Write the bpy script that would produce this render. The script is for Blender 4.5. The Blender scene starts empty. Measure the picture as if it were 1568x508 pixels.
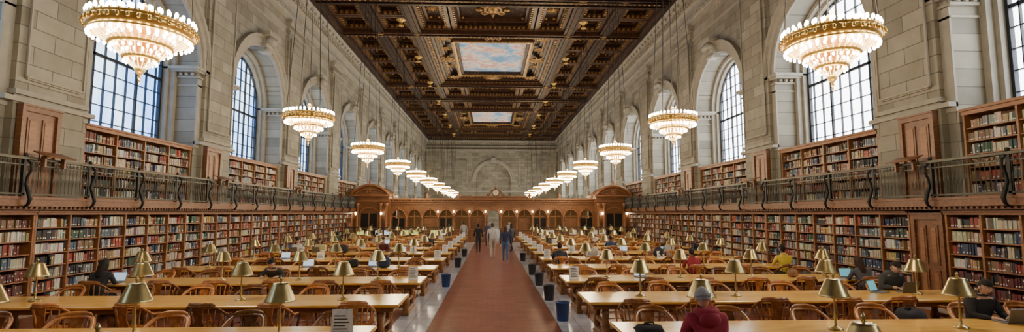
import bpy, math, random
from mathutils import Vector, Matrix
random.seed(11)
R=random.random
U=random.uniform
pi=math.pi
sc=bpy.context.scene
COL=sc.collection

# ------------------------------------------------------------ materials
def newmat(name):
    m=bpy.data.materials.new(name); m.use_nodes=True
    nt=m.node_tree; b=nt.nodes['Principled BSDF']
    return m,nt,b
def N(nt,t,**k):
    n=nt.nodes.new(t)
    for a,v in k.items(): setattr(n,a,v)
    return n
def L(nt,a,b): nt.links.new(a,b)
def ramp(nt,fac,stops):
    r=N(nt,'ShaderNodeValToRGB')
    cr=r.color_ramp
    while len(cr.elements)<len(stops): cr.elements.new(0.5)
    for e,(p,c) in zip(cr.elements,stops):
        e.position=p; e.color=(c[0],c[1],c[2],1)
    L(nt,fac,r.inputs['Fac']); return r.outputs['Color']
def coords(nt,scale=(1,1,1),kind='Object'):
    tc=N(nt,'ShaderNodeTexCoord'); mp=N(nt,'ShaderNodeMapping')
    mp.inputs['Scale'].default_value=scale
    L(nt,tc.outputs[kind],mp.inputs['Vector']); return mp.outputs['Vector']
def noise(nt,vec,scale,detail=4,rough=.55):
    n=N(nt,'ShaderNodeTexNoise'); n.inputs['Scale'].default_value=scale
    n.inputs['Detail'].default_value=detail; n.inputs['Roughness'].default_value=rough
    L(nt,vec,n.inputs['Vector']); return n.outputs['Fac']
def bump(nt,b,h,st,dist=.02):
    bp=N(nt,'ShaderNodeBump'); bp.inputs['Strength'].default_value=st; bp.inputs['Distance'].default_value=dist
    L(nt,h,bp.inputs['Height']); L(nt,bp.outputs['Normal'],b.inputs['Normal'])
def plain(name,c,rough=.6,metal=0,emit=0,ecol=None,var=.12,ns=14):
    m,nt,b=newmat(name)
    v=coords(nt); f=noise(nt,v,ns)
    lo=[max(0,x*(1-var)) for x in c]; hi=[min(1,x*(1+var)) for x in c]
    L(nt,ramp(nt,f,[(.3,lo),(.7,hi)]),b.inputs['Base Color'])
    b.inputs['Roughness'].default_value=rough; b.inputs['Metallic'].default_value=metal
    if emit:
        b.inputs['Emission Color'].default_value=(*(ecol or c),1); b.inputs['Emission Strength'].default_value=emit
    return m
def wood(name,c1,c2,rough=.35,scale=(1,8,8),rand=0):
    m,nt,b=newmat(name)
    v=coords(nt,scale); f=noise(nt,v,2.2,6,.6)
    col=ramp(nt,f,[(.3,c1),(.72,c2)])
    if rand:
        oi=N(nt,'ShaderNodeObjectInfo'); hs=N(nt,'ShaderNodeHueSaturation')
        mr=N(nt,'ShaderNodeMapRange'); mr.inputs['To Min'].default_value=1-rand; mr.inputs['To Max'].default_value=1+rand
        L(nt,oi.outputs['Random'],mr.inputs['Value']); L(nt,mr.outputs['Result'],hs.inputs['Value'])
        L(nt,col,hs.inputs['Color']); col=hs.outputs['Color']
    L(nt,col,b.inputs['Base Color']); b.inputs['Roughness'].default_value=rough
    bump(nt,b,f,.15,.004)
    return m
def stone(name,ax,c,bw=1.15,bh=.46):
    m,nt,b=newmat(name)
    tc=N(nt,'ShaderNodeTexCoord'); sp=N(nt,'ShaderNodeSeparateXYZ'); cb=N(nt,'ShaderNodeCombineXYZ')
    L(nt,tc.outputs['Object'],sp.inputs[0]); L(nt,sp.outputs[ax],cb.inputs[0]); L(nt,sp.outputs['Z'],cb.inputs[1])
    br=N(nt,'ShaderNodeTexBrick'); L(nt,cb.outputs[0],br.inputs['Vector'])
    br.inputs['Scale'].default_value=1; br.inputs['Brick Width'].default_value=bw; br.inputs['Row Height'].default_value=bh
    br.inputs['Mortar Size'].default_value=.014; br.inputs['Mortar Smooth'].default_value=.3
    br.inputs['Color1'].default_value=(*[x*1.16 for x in c],1); br.inputs['Color2'].default_value=(*[x*.72 for x in c],1)
    br.inputs['Mortar'].default_value=(*[x*.42 for x in c],1)
    f=noise(nt,tc.outputs['Object'],1.3,5)
    mx=N(nt,'ShaderNodeMix',data_type='RGBA',blend_type='MULTIPLY'); mx.inputs[0].default_value=1
    L(nt,br.outputs['Color'],mx.inputs[6]); L(nt,ramp(nt,f,[(.25,(.70,.68,.64)),(.75,(1,1,1))]),mx.inputs[7])
    L(nt,mx.outputs[2],b.inputs['Base Color']); b.inputs['Roughness'].default_value=.75
    bump(nt,b,br.outputs['Fac'],-.5,.01)
    return m
STC=(.36,.335,.265)
M_stoneY=stone('limestone_blocks_side','Y',STC)
M_stoneX=stone('limestone_blocks_end','X',STC)
M_trim=plain('limestone_carved',(.36,.335,.27),.75,ns=3)
def tiles(name,c1,c2,mort,bw,bh,rough,ms=.012,off=.5):
    m,nt,b=newmat(name)
    tc=N(nt,'ShaderNodeTexCoord')
    br=N(nt,'ShaderNodeTexBrick'); L(nt,tc.outputs['Object'],br.inputs['Vector']); br.offset=off
    br.inputs['Scale'].default_value=1; br.inputs['Brick Width'].default_value=bw; br.inputs['Row Height'].default_value=bh
    br.inputs['Mortar Size'].default_value=ms
    br.inputs['Color1'].default_value=(*c1,1); br.inputs['Color2'].default_value=(*c2,1); br.inputs['Mortar'].default_value=(*mort,1)
    f=noise(nt,tc.outputs['Object'],2.5,6)
    mx=N(nt,'ShaderNodeMix',data_type='RGBA',blend_type='MULTIPLY'); mx.inputs[0].default_value=1
    L(nt,br.outputs['Color'],mx.inputs[6]); L(nt,ramp(nt,f,[(.3,(.75,.75,.75)),(.7,(1,1,1))]),mx.inputs[7])
    L(nt,mx.outputs[2],b.inputs['Base Color']); b.inputs['Roughness'].default_value=rough
    return m
M_marble=tiles('grey_marble_floor',(.72,.74,.78),(.62,.64,.68),(.35,.35,.35),.9,.9,.16,.008,0)
M_redtile=tiles('terracotta_tile',(.37,.125,.075),(.26,.082,.05),(.13,.05,.04),.3,.15,.33,.006)
M_oakd=wood('carved_oak',(.13,.05,.018),(.27,.115,.042),.4)
M_oakm=wood('shelf_oak',(.22,.085,.03),(.38,.165,.06),.45,(8,1,8))
M_table=wood('honey_oak_tabletop',(.72,.36,.06),(.95,.60,.15),.18,(1,7,7))
M_tabled=wood('table_oak_dark',(.17,.07,.022),(.33,.15,.05),.4)
M_chair=wood('chair_oak',(.25,.085,.022),(.54,.235,.07),.26,(4,4,4),.5)
M_bronze=plain('aged_bronze',(.075,.07,.052),.45,.6)
M_black=plain('black_iron',(.015,.015,.015),.5,.3)
M_brass=plain('lamp_brass',(.50,.40,.18),.28,.9)
M_gold=plain('chandelier_gilt',(.78,.50,.14),.3,.8)
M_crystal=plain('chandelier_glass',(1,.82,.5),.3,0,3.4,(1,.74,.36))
M_bulb=plain('bulb_glow',(1,.93,.75),.3,0,30,(1,.88,.62)); M_bulb.cycles.emission_sampling='NONE'
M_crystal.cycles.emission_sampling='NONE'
M_lbulb=plain('lamp_bulb_glow',(1,.9,.6),.3,0,10,(1,.8,.4)); M_lbulb.cycles.emission_sampling='NONE'
M_frame=plain('window_iron',(.02,.025,.035),.5,.2)
M_glassdark=plain('dark_glass',(.02,.02,.02),.1)
M_paper=plain('paper_white',(.8,.8,.78),.7)
M_binblue=plain('bin_blue',(.02,.05,.16),.5); M_binblk=plain('bin_black',(.025,.025,.03),.5)
M_lap=plain('laptop_grey',(.18,.18,.19),.4,.5); M_screen=plain('laptop_screen',(.1,.35,.4),.2,0,.6,(.2,.6,.7))
M_screenb=plain('laptop_screen_pale',(.5,.6,.7),.2,0,.8,(.5,.7,.9))
M_green=plain('monitor_glow',(.5,.6,.15),.4,0,.7,(.6,.75,.2))
M_warm=plain('self_glowing_oak_panel',(.30,.13,.045),.5,0,.06,(1,.5,.16))  # warm lamplight on the booth's inner wall put in as faint emission
M_clock=plain('clock_face',(.7,.62,.42),.4)

def ceilmat():
    m,nt,b=newmat('carved_gilded_ceiling')
    v=coords(nt); vo=N(nt,'ShaderNodeTexVoronoi'); vo.inputs['Scale'].default_value=3.2; L(nt,v,vo.inputs['Vector'])
    f=noise(nt,v,7,4)
    ad=N(nt,'ShaderNodeMath',operation='ADD'); L(nt,vo.outputs['Distance'],ad.inputs[0]); L(nt,f,ad.inputs[1])
    L(nt,ramp(nt,ad.outputs[0],[(.45,(.42,.22,.07)),(.60,(.12,.055,.024)),(.9,(.03,.014,.008))]),b.inputs['Base Color'])
    b.inputs['Roughness'].default_value=.42; b.inputs['Metallic'].default_value=.25
    bump(nt,b,ad.outputs[0],-1,.14)
    return m
M_ceilorn=ceilmat()
M_ceilw=wood('ceiling_dark_oak',(.045,.02,.011),(.13,.058,.027),.4,(2,2,2))
M_ceilg=plain('ceiling_gilt',(.44,.26,.09),.36,.6,var=.5,ns=5)
def mural():
    m,nt,b=newmat('painted_cloud_mural')
    v=coords(nt,(1,1,1)); f=noise(nt,v,.5,7,.62)
    c=ramp(nt,f,[(.38,(.16,.33,.52)),(.46,(.38,.50,.60)),(.52,(.80,.68,.56)),(.57,(.62,.30,.22)),(.66,(.85,.76,.64))])
    L(nt,c,b.inputs['Base Color']); b.inputs['Roughness'].default_value=.7
    L(nt,c,b.inputs['Emission Color']); b.inputs['Emission Strength'].default_value=.3  # added glow brightens the painting, which is no light source
    return m
M_mural=mural()
def skyglass(name,lo,hi,st):
    m,nt,b=newmat(name)
    nt.nodes.remove(b); e=N(nt,'ShaderNodeEmission'); out=[n for n in nt.nodes if n.type=='OUTPUT_MATERIAL'][0]
    v=coords(nt,(1,1,.6)); f=noise(nt,v,.55,3)
    L(nt,ramp(nt,f,[(.38,lo),(.6,hi)]),e.inputs['Color']); e.inputs['Strength'].default_value=st
    L(nt,e.outputs[0],out.inputs['Surface']); return m
M_glL=skyglass('daylight_glass_cool',(.24,.48,1),(.68,.86,1),4.4)
M_glR=skyglass('daylight_glass_bright',(.8,.9,1),(1,1,1),10)
def bookmat():
    m,nt,b=newmat('book_cloth')
    a=N(nt,'ShaderNodeVertexColor'); a.layer_name='Col'
    L(nt,a.outputs['Color'],b.inputs['Base Color']); b.inputs['Roughness'].default_value=.55
    return m
M_book=bookmat()

# ------------------------------------------------------------ mesh builder
class MB:
    def __init__(s): s.v=[];s.f=[];s.m=[];s.s=[];s.c=[]
    def add(s,vs,fs,mat=0,sm=False,M=None,col=None):
        o=len(s.v)
        if M is not None: vs=[tuple(M@Vector(v)) for v in vs]
        s.v+=vs; s.f+=[tuple(i+o for i in f) for f in fs]
        s.m+=[mat]*len(fs); s.s+=[sm]*len(fs)
        if col is not None: s.c+=[col]*len(vs)
    def box(s,x0,x1,y0,y1,z0,z1,mat=0,M=None,col=None):
        if x0>x1:x0,x1=x1,x0
        if y0>y1:y0,y1=y1,y0
        v=[(x0,y0,z0),(x1,y0,z0),(x1,y1,z0),(x0,y1,z0),(x0,y0,z1),(x1,y0,z1),(x1,y1,z1),(x0,y1,z1)]
        s.add(v,[(0,3,2,1),(4,5,6,7),(0,1,5,4),(1,2,6,5),(2,3,7,6),(3,0,4,7)],mat,False,M,col)
    def bbox(s,x0,x1,y0,y1,z0,z1,b,mat=0,M=None):
        s.box(x0,x1,y0,y1,z0+b,z1-b,mat,M)
        for (za,zb) in ((z1-b,z1),(z0+b,z0)):
            v=[(x0,y0,za),(x1,y0,za),(x1,y1,za),(x0,y1,za),(x0+b,y0+b,zb),(x1-b,y0+b,zb),(x1-b,y1-b,zb),(x0+b,y1-b,zb)]
            s.add(v,[(4,5,6,7),(0,1,5,4),(1,2,6,5),(2,3,7,6),(3,0,4,7)],mat,False,M)
    def lathe(s,prof,n=12,c=(0,0,0),mat=0,sm=True,M=None,sx=1,sy=1):
        vs=[];fs=[]
        for r,z in prof:
            for i in range(n):
                a=2*pi*i/n; vs.append((c[0]+r*sx*math.cos(a),c[1]+r*sy*math.sin(a),c[2]+z))
        for j in range(len(prof)-1):
            for i in range(n):
                k=(i+1)%n; fs.append((j*n+i,j*n+k,(j+1)*n+k,(j+1)*n+i))
        fs.append(tuple(range((len(prof)-1)*n,len(prof)*n))); fs.append(tuple(reversed(range(n))))
        s.add(vs,fs,mat,sm,M)
    def ell(s,c,r,n=10,m=6,mat=0,M=None):
        s.lathe([(max(.001,math.cos(-pi/2+pi*j/m)),math.sin(-pi/2+pi*j/m)*r[2]) for j in range(m+1)],n,c,mat,True,M,r[0],r[1])
    def tube(s,pts,rad,n=6,mat=0,closed=False,M=None,flat=None):
        P=[Vector(p) for p in pts]; k=len(P)
        vs=[];fs=[]
        up=Vector((0,0,1)); prev=None
        for i,p in enumerate(P):
            if closed: t=(P[(i+1)%k]-P[i-1])
            else: t=P[min(i+1,k-1)]-P[max(i-1,0)]
            t.normalize()
            a=t.cross(up if prev is None else prev)
            if prev is None and a.length<.05: a=t.cross(Vector((1,0,0)))
            if prev is not None: b=prev-t*prev.dot(t); b.normalize(); a=t.cross(b)
            else:
                a.normalize(); b=a.cross(t)
            a.normalize(); b.normalize(); prev=b
            r=rad[i] if isinstance(rad,(list,tuple)) else rad
            ra,rb=(r,r) if flat is None else (r*flat[0],r*flat[1])
            for j in range(n):
                q=2*pi*(j+.5)/n; w=p+a*math.cos(q)*ra+b*math.sin(q)*rb; vs.append(tuple(w))
        m=k if closed else k-1
        for i in range(m):
            for j in range(n):
                a0=i*n+j;a1=i*n+(j+1)%n;b0=((i+1)%k)*n+j;b1=((i+1)%k)*n+(j+1)%n
                fs.append((a0,a1,b1,b0))
        if not closed:
            fs.append(tuple(reversed(range(n)))); fs.append(tuple(range((k-1)*n,k*n)))
        s.add(vs,fs,mat,n>4,M)
    def torus(s,c,R_,r,n=24,k=6,mat=0,axis='Z',flat=None):
        pts=[]
        for i in range(n):
            a=2*pi*i/n
            if axis=='Z': pts.append((c[0]+R_*math.cos(a),c[1]+R_*math.sin(a),c[2]))
            elif axis=='Y': pts.append((c[0]+R_*math.cos(a),c[1],c[2]+R_*math.sin(a)))
            else: pts.append((c[0],c[1]+R_*math.cos(a),c[2]+R_*math.sin(a)))
        s.tube(pts,r,k,mat,True,flat=flat)
    def mesh(s,name,mats):
        me=bpy.data.meshes.new(name); me.from_pydata(s.v,[],s.f)
        for m in mats: me.materials.append(m)
        me.polygons.foreach_set('material_index',s.m); me.polygons.foreach_set('use_smooth',s.s)
        if s.c:
            a=me.color_attributes.new('Col','FLOAT_COLOR','POINT')
            a.data.foreach_set('color',[x for c in s.c for x in (c[0],c[1],c[2],1)])
        me.update(); return me
    def obj(s,name,mats,loc=(0,0,0),rot=0,parent=None):
        return place(s.mesh(name,mats),name,loc,rot,parent)
def place(me,name,loc=(0,0,0),rot=0,parent=None):
    o=bpy.data.objects.new(name,me); o.location=loc; o.rotation_euler=(0,0,rot); COL.objects.link(o)
    if parent: o.parent=parent
    return o

# ------------------------------------------------------------ dimensions
WX=11.6; PER=7.9; C0=17.3; A=2.6; ZS=8.0; YB=-2.45; YF=88.0; YP=42.0
CENT=[C0+PER*k for k in range(-2,9)]
ZT=15.05
b=MB(); b.box(-13.2,13.2,YB-1,YF+1,-.2,0); b.obj('floor',[M_marble])
b=MB(); b.box(-1.36,1.36,YB,YP-1,0,.006); b.obj('floor_aisle_tiles',[M_redtile])
b=MB()
for s in(-1,1): b.box(s*2.15,s*10.6,YB,36.5,0,.006)
b.obj('floor_reading_area_tiles',[M_redtile])

def arcpts(r,n=20): return [(r*math.cos(pi-pi*i/n),r*math.sin(pi-pi*i/n)) for i in range(n+1)]
ti=0
for s,nm in((-1,'left'),(1,'right')):
    b=MB(); ZW=13.25; XG=12.9
    def q(p): b.add(p,[tuple(range(len(p)))],0)
    def X(x): return s*x
    prev=YB
    for c in CENT:
        y0,y1=c-PER/2,c+PER/2
        for a0,a1 in((y0,c-A),(c+A,y1)): q([(X(WX),a0,0),(X(WX),a1,0),(X(WX),a1,ZW),(X(WX),a0,ZW)])
        q([(X(WX),c-A,0),(X(WX),c+A,0),(X(WX),c+A,2.7),(X(WX),c-A,2.7)])
        q([(X(WX),c-A,2.7),(X(WX),c+A,2.7),(X(12.15),c+A,2.7),(X(12.15),c-A,2.7)])
        q([(X(12.15),c-A,2.7),(X(12.15),c+A,2.7),(X(12.15),c+A,4.85),(X(12.15),c-A,4.85)])
        q([(X(12.15),c-A,4.85),(X(12.15),c+A,4.85),(X(XG),c+A,4.9),(X(XG),c-A,4.9)])
        ap=arcpts(A)
        for i in range(20):
            (ya,za),(yb,zb)=ap[i],ap[i+1]
            q([(X(WX),c+ya,ZS+za),(X(WX),c+yb,ZS+zb),(X(WX),c+yb,ZW),(X(WX),c+ya,ZW)])
            q([(X(WX),c+ya,ZS+za),(X(WX),c+yb,ZS+zb),(X(XG),c+yb,ZS+zb),(X(XG),c+ya,ZS+za)])
        for e in(-1,1):
            q([(X(WX),c+e*A,2.7),(X(XG),c+e*A,2.7),(X(XG),c+e*A,ZS),(X(WX),c+e*A,ZS)])
    q([(X(WX),CENT[-1]+PER/2,0),(X(WX),YF,0),(X(WX),YF,ZW),(X(WX),CENT[-1]+PER/2,ZW)])
    q([(X(WX),YB,ZW),(X(WX),YF,ZW),(X(WX),YF,16),(X(WX),YB,16)])
    for c in CENT:
        yc=c+PER/2
        b.box(X(11.42),X(WX),yc-1.05,yc+1.05,2.7,12.75)
        b.box(X(11.36),X(11.42),yc-.8,yc+.8,5.6,12.2)
    b.obj('wall_'+nm,[M_stoneY])
    b=MB()
    prof=[(2.6,0),(2.6,.09),(2.76,.09),(2.79,.16),(3.02,.16),(3.06,.24),(3.2,.24),(3.2,0)]
    for c in CENT:
        n=28; vs=[];fs=[]
        for r,p in prof:
            for (yy,zz) in arcpts(r,n): vs.append((X(WX-p),c+yy,ZS+zz))
        for j in range(len(prof)-1):
            for i in range(n): a0=j*(n+1)+i; fs.append((a0,a0+1,a0+n+2,a0+n+1))
        b.add(vs,fs,0,False)
        vs=[];fs=[]
        for r,x in((2.6,12.35),(2.42,12.35),(2.42,12.55),(2.3,12.55),(2.3,12.9)):
            for (yy,zz) in arcpts(r,n): vs.append((X(x),c+yy,ZS+zz))
        for j in range(4):
            for i in range(n): a0=j*(n+1)+i; fs.append((a0,a0+1,a0+n+2,a0+n+1))
        b.add(vs,fs,0,False)
        for e in(-1,1):
            ye=c+e*A
            b.box(X(12.35),X(12.9),ye,ye-e*.18,4.9,ZS); b.box(X(12.55),X(12.9),ye-e*.18,ye-e*.3,4.9,ZS)
            b.box(X(11.52),X(12.9),ye+e*.55,ye-e*.08,7.62,7.70); b.box(X(11.48),X(12.9),ye+e*.58,ye-e*.22,7.84,7.92)
            b.box(X(11.42),X(12.9),ye+e*.62,ye-e*.3,7.92,8.04); b.box(X(11.55),X(12.6),ye+e*.5,ye-e*.05,7.3,7.36)
            for t in range(5): b.ell((X(11.75+.22*t),ye-e*.06,7.77),(.08,.08,.07),6,4)
            b.box(X(11.55),X(WX),ye+e*.5,ye,4.9,7.6)
        for (z0,z1,w0,w1,p) in((10.35,10.75,.26,.30,.38),(10.75,11.15,.30,.36,.52),(11.15,11.35,.44,.46,.6)):
            v=[]
            for z,w in((z0,w0),(z1,w1)): v+=[(X(WX-p),c-w,z),(X(WX-p),c+w,z),(X(WX+.05),c+w,z),(X(WX+.05),c-w,z)]
            b.add(v,[(0,1,2,3),(4,5,6,7),(0,1,5,4),(1,2,6,5),(3,0,4,7)],0)
        b.tube([(X(WX-.5),c-.36,10.95),(X(WX-.5),c+.36,10.95)],.17,10)
        b.tube([(X(WX-.34),c-.28,10.45),(X(WX-.34),c+.28,10.45)],.12,10)
        yc=c+PER/2
        b.box(X(11.34),X(WX),yc-1.12,yc+1.12,12.45,12.55); b.box(X(11.3),X(WX),yc-1.16,yc+1.16,12.85,13.0); b.box(X(11.24),X(WX),yc-1.2,yc+1.2,13.0,13.2)
        b.box(X(11.34),X(WX),yc-1.1,yc+1.1,5.2,5.32)
        b.tube([(X(11.34),yc-.86,5.66),(X(11.34),yc+.86,5.66)],.035,4); b.tube([(X(11.34),yc-.86,12.15),(X(11.34),yc+.86,12.15)],.035,4)
        for e in(-1,1): b.tube([(X(11.34),yc+e*.86,5.66),(X(11.34),yc+e*.86,12.15)],.035,4)
        b.box(X(11.53),X(WX),c-3.0,c+3.0,12.3,12.38)
        for e in(-1,1): b.box(X(11.53),X(WX),c+e*2.95,c+e*2.87,8.1,12.3)
    P=[(11.6,13.15),(11.45,13.15),(11.45,13.42),(11.38,13.47),(11.38,13.72),(11.5,13.78),(11.5,14.2),(11.35,14.28),(11.35,14.6),(11.15,14.64),(11.08,14.8),(10.95,15.0),(10.95,15.07),(11.6,15.07)]
    vs=[(X(x),yy,z) for yy in(YB,YF) for x,z in P]; n=len(P)
    b.add(vs,[(i,i+1,n+i+1,n+i) for i in range(n-1)],0)
    y=YB
    while y<YF:
        b.box(X(11.2),X(11.35),y,y+.2,14.33,14.57); y+=.36
    y=YB
    while y<YF:
        b.ell((X(11.37),y,13.6),(.04,.1,.08),6,4); y+=.32
    y=YB+.3
    while y<YF:
        b.box(X(11.0),X(11.2),y,y+.16,14.66,14.82); y+=.72
    for c in CENT:
        yc=c+PER/2
        b.box(X(11.35),X(WX),yc-1.35,yc+1.35,5.02,5.14)
    ti+=1; b.obj('trim_%d'%ti,[M_trim])
    for wi,c in enumerate(CENT):
        b=MB(); g=2.32; n=24
        pts=[(X(12.86),c-g,4.92),(X(12.86),c+g,4.92)]+[(X(12.86),c-yy,ZS+zz) for yy,zz in arcpts(g,n)]
        b.add(pts,[tuple(range(len(pts)))],1)
        xb=12.78
        def top(yy): return ZS+math.sqrt(max(0,g*g-yy*yy))
        for i in range(-4,5):
            yy=i*.5
            w=.045 if i in(-2,2) else .014
            b.box(X(xb-.03),X(xb+.04),c+yy-w,c+yy+w,4.92,top(yy))
        z=5.3; k=0
        while z<ZS+g-.1:
            hw=g if z<=ZS else math.sqrt(max(0,g*g-(z-ZS)**2))
            w=.05 if k in(4,) else .013
            b.box(X(xb-.03),X(xb+.04),c-hw,c+hw,z-w,z+w); z+=.54; k+=1
        b.tube([(X(xb),c+yy,ZS+zz) for yy,zz in arcpts(g-.03,n)],.06,4)
        for e in(-1,1): b.box(X(xb-.06),X(xb+.06),c+e*g,c+e*(g-.1),4.92,ZS)
        b.box(X(xb-.06),X(xb+.06),c-g,c+g,4.9,5.02)
        b.obj('window_%d'%(wi+1+(11 if s>0 else 0)),[M_frame,M_glL if s<0 else M_glR])
b=MB()
def arch_wall(b,x0,x1,z0,z1,y,xc,a,zs,mat=0,n=20,depth=.3,back=True):
    q=lambda p,m=mat:b.add(p,[tuple(range(len(p)))],m)
    q([(x0,y,z0),(xc-a,y,z0),(xc-a,y,z1),(x0,y,z1)]); q([(xc+a,y,z0),(x1,y,z0),(x1,y,z1),(xc+a,y,z1)])
    ap=arcpts(a,n)
    for i in range(n):
        (xa,za),(xb_,zb)=ap[i],ap[i+1]
        q([(xc+xa,y,zs+za),(xc+xb_,y,zs+zb),(xc+xb_,y,z1),(xc+xa,y,z1)])
        q([(xc+xa,y,zs+za),(xc+xb_,y,zs+zb),(xc+xb_,y+depth,zs+zb),(xc+xa,y+depth,zs+za)])
    for e in(-1,1): q([(xc+e*a,y,z0),(xc+e*a,y+depth,z0),(xc+e*a,y+depth,zs),(xc+e*a,y,zs)])
    if back: q([(xc-a,y+depth,z0),(xc+a,y+depth,z0),(xc+a,y+depth,zs+a),(xc-a,y+depth,zs+a)])
arch_wall(b,-12,12,0,16,YF,.3,3.0,8.1,0,24,.5)
for x in(-10.6,-7.6,7.8,10.6): b.box(x-.7,x+.7,YF-.2,YF,0,13.2)
b.obj('wall_back',[M_stoneX])
b=MB()
b.box(-11.6,11.6,YF-.45,YF,13.2,13.5); b.box(-11.6,11.6,YF-.7,YF,14.6,15.05); b.box(-11.6,11.6,YF-.3,YF,13.9,14.1)
for i in range(60): b.box(-11.5+i*.385,-11.3+i*.385,YF-.6,YF-.4,14.3,14.6)
pr=[(3.0,0),(3.0,.2),(3.3,.2),(3.35,.3),(3.6,.3),(3.6,0)]
vs=[];fs=[];n=24
for r,p in pr:
    for xx,zz in arcpts(r,n): vs.append((.3+xx,YF-p,8.1+zz))
for j in range(5):
    for i in range(n): a0=j*(n+1)+i; fs.append((a0,a0+1,a0+n+2,a0+n+1))
b.add(vs,fs,0)
b.box(-3.6,-2.7,YF-.3,YF,7.8,8.15); b.box(3.3,4.2,YF-.3,YF,7.8,8.15); b.box(-.15,.75,YF-.6,YF,11,12)
for e in(-1,1):
    x=.3+e*5.6; b.box(x-1.1,x+1.1,YF-.12,YF,7.0,7.15);b.box(x-1.1,x+1.1,YF-.12,YF,11.4,11.55);b.box(x-1.1,x-.95,YF-.12,YF,7,11.5);b.box(x+.95,x+1.1,YF-.12,YF,7,11.5)
b.box(-11.6,11.6,YF-.15,YF,6.0,6.3)
b.obj('trim_3',[M_trim])
b=MB(); b.box(-13,13,YB-.3,YB,0,16); b.obj('wall_front',[M_stoneX])

# ------------------------------------------------------------ ceiling
b=MB()
b.box(-11.6,11.6,YB,YF,16.1,16.3,0)
YD=24
def frame(x0,x1,y0,y1,w,z0,z1,mat=0):
    b.box(x0,x1,y0,y0+w,z0,z1,mat); b.box(x0,x1,y1-w,y1,z0,z1,mat); b.box(x0,x0+w,y0+w,y1-w,z0,z1,mat); b.box(x1-w,x1,y0+w,y1-w,z0,z1,mat)
def dent(x0,x1,y0,y1,z,sz=.16,gap=.34,mat=2):
    if y1<YD: return
    x=x0
    while x<x1-.05:
        b.box(x,x+sz,y0,y0+sz,z,z+.15,mat); b.box(x,x+sz,y1-sz,y1,z,z+.15,mat); x+=gap
    y=y0
    while y<y1-.05:
        b.box(x0,x0+sz,y,y+sz,z,z+.15,mat); b.box(x1-sz,x1,y,y+sz,z,z+.15,mat); y+=gap
def rosette(x,y,z,r):
    b.torus((x,y,z),r,r*.12,16,5,2)
    for i in range(8):
        a=2*pi*i/8; b.ell((x+math.cos(a)*r*.55,y+math.sin(a)*r*.55,z),(r*.28,r*.28,r*.22),6,4,2)
    b.ell((x,y,z-.03),(r*.25,r*.25,r*.35),8,5,2)
def cart(x,y,z,r,ax=0):
    b.ell((x,y,z),(r*.5,r*.62,r*.28),12,6,2)
    b.torus((x,y,z),r*.68,r*.13,18,6,2)
    for i in range(4):
        a=pi/4+i*pi/2
        cx,cy=x+math.cos(a)*r*1.0,y+math.sin(a)*r*1.0
        b.torus((cx,cy,z),r*.26,r*.1,12,5,2)
        b.ell((cx,cy,z-.05),(r*.12,r*.12,r*.18),6,4,2)
        a=i*pi/2; cx,cy=x+math.cos(a)*r*1.15,y+math.sin(a)*r*1.15
        b.ell((cx,cy,z),(r*(.35 if i%2==0 else .16),r*(.16 if i%2==0 else .35),r*.18),8,4,2)
def cell(x0,x1,y0,y1,orn='r'):
    for i in range(3):
        w=.2; d=.2*i
        frame(x0+d,x1-d,y0+d,y1-d,w+.02,15.28+.22*i,16.1,1 if i==1 else 0)
    dent(x0+.2,x1-.2,y0+.2,y1-.2,15.33)
    b.box(x0+.6,x1-.6,y0+.6,y1-.6,15.98,16.1,1)
    if y1<YD: return
    xc,yc=(x0+x1)/2,(y0+y1)/2; mn=min(x1-x0,y1-y0)-1.2
    if orn=='r': rosette(xc,yc,15.9,mn*.36)
    else:
        cart(xc,yc,15.85,min(mn*.36,.8))
        if (x1-x0)>2*mn:
            for e in(-1,1): rosette(xc+e*(x1-x0)*.33,yc,15.9,mn*.25)
    for ex in(-1,1):
        for ey in(-1,1):
            b.ell((xc+ex*((x1-x0)/2-.75),yc+ey*((y1-y0)/2-.75),15.93),(.13,.13,.1),6,4,2)
LX=[(-11.25,-10.5),(-8.3,-7.7),(-5.7,-5.1),(5.1,5.7),(7.7,8.3),(10.5,11.25)]
for a0,a1 in LX:
    b.box(a0,a1,YB,YF,15.1,16.1,0); m_=(a0+a1)/2
    b.box(m_-.14,m_+.14,YB,YF,15.0,15.1,1)
    for e in(a0,a1): b.box(e-.05,e+.05,YB,YF,15.05,15.2,1 if abs(e)<11 else 0)
MURS=(15.9,42.7,69.5)
tb=[]
for mc in MURS:
    for d in(-13.4,-7.3,7.3):
        y=mc+d
        if YB<y<YF-1: tb.append((y,10 if d==-13.4 else 6))
tb.append((69.5+13.4,10))
for y,d in tb:
    w=.8 if d==10 else .3
    b.box(-10.6,10.6,y-w,y+w,15.02 if d==10 else 15.14,16.1,0); b.box(-10.6,10.6,y-.12,y+.12,14.93,15.05,1)
    for e in(-1,1): b.box(-10.6,10.6,y+e*w-.06,y+e*w+.06,15.0,15.12,1 if d==10 else 0)
    if d==10:
        for e in(-1,1): b.box(-10.6,10.6,y+e*.45-.07,y+e*.45+.07,14.9,15.05,1)
    if y>YD:
        for xx in(-8,-5.4,5.4,8): rosette(xx,y,15.0,.26)
        x=-10.3
        while x<10.3:
            b.ell((x,y,14.93),(.09,.07,.05),6,3,2); x+=.3
tys=sorted(tb); tys=[(YB,0)]+tys+[(YF-.3,0)]
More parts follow.
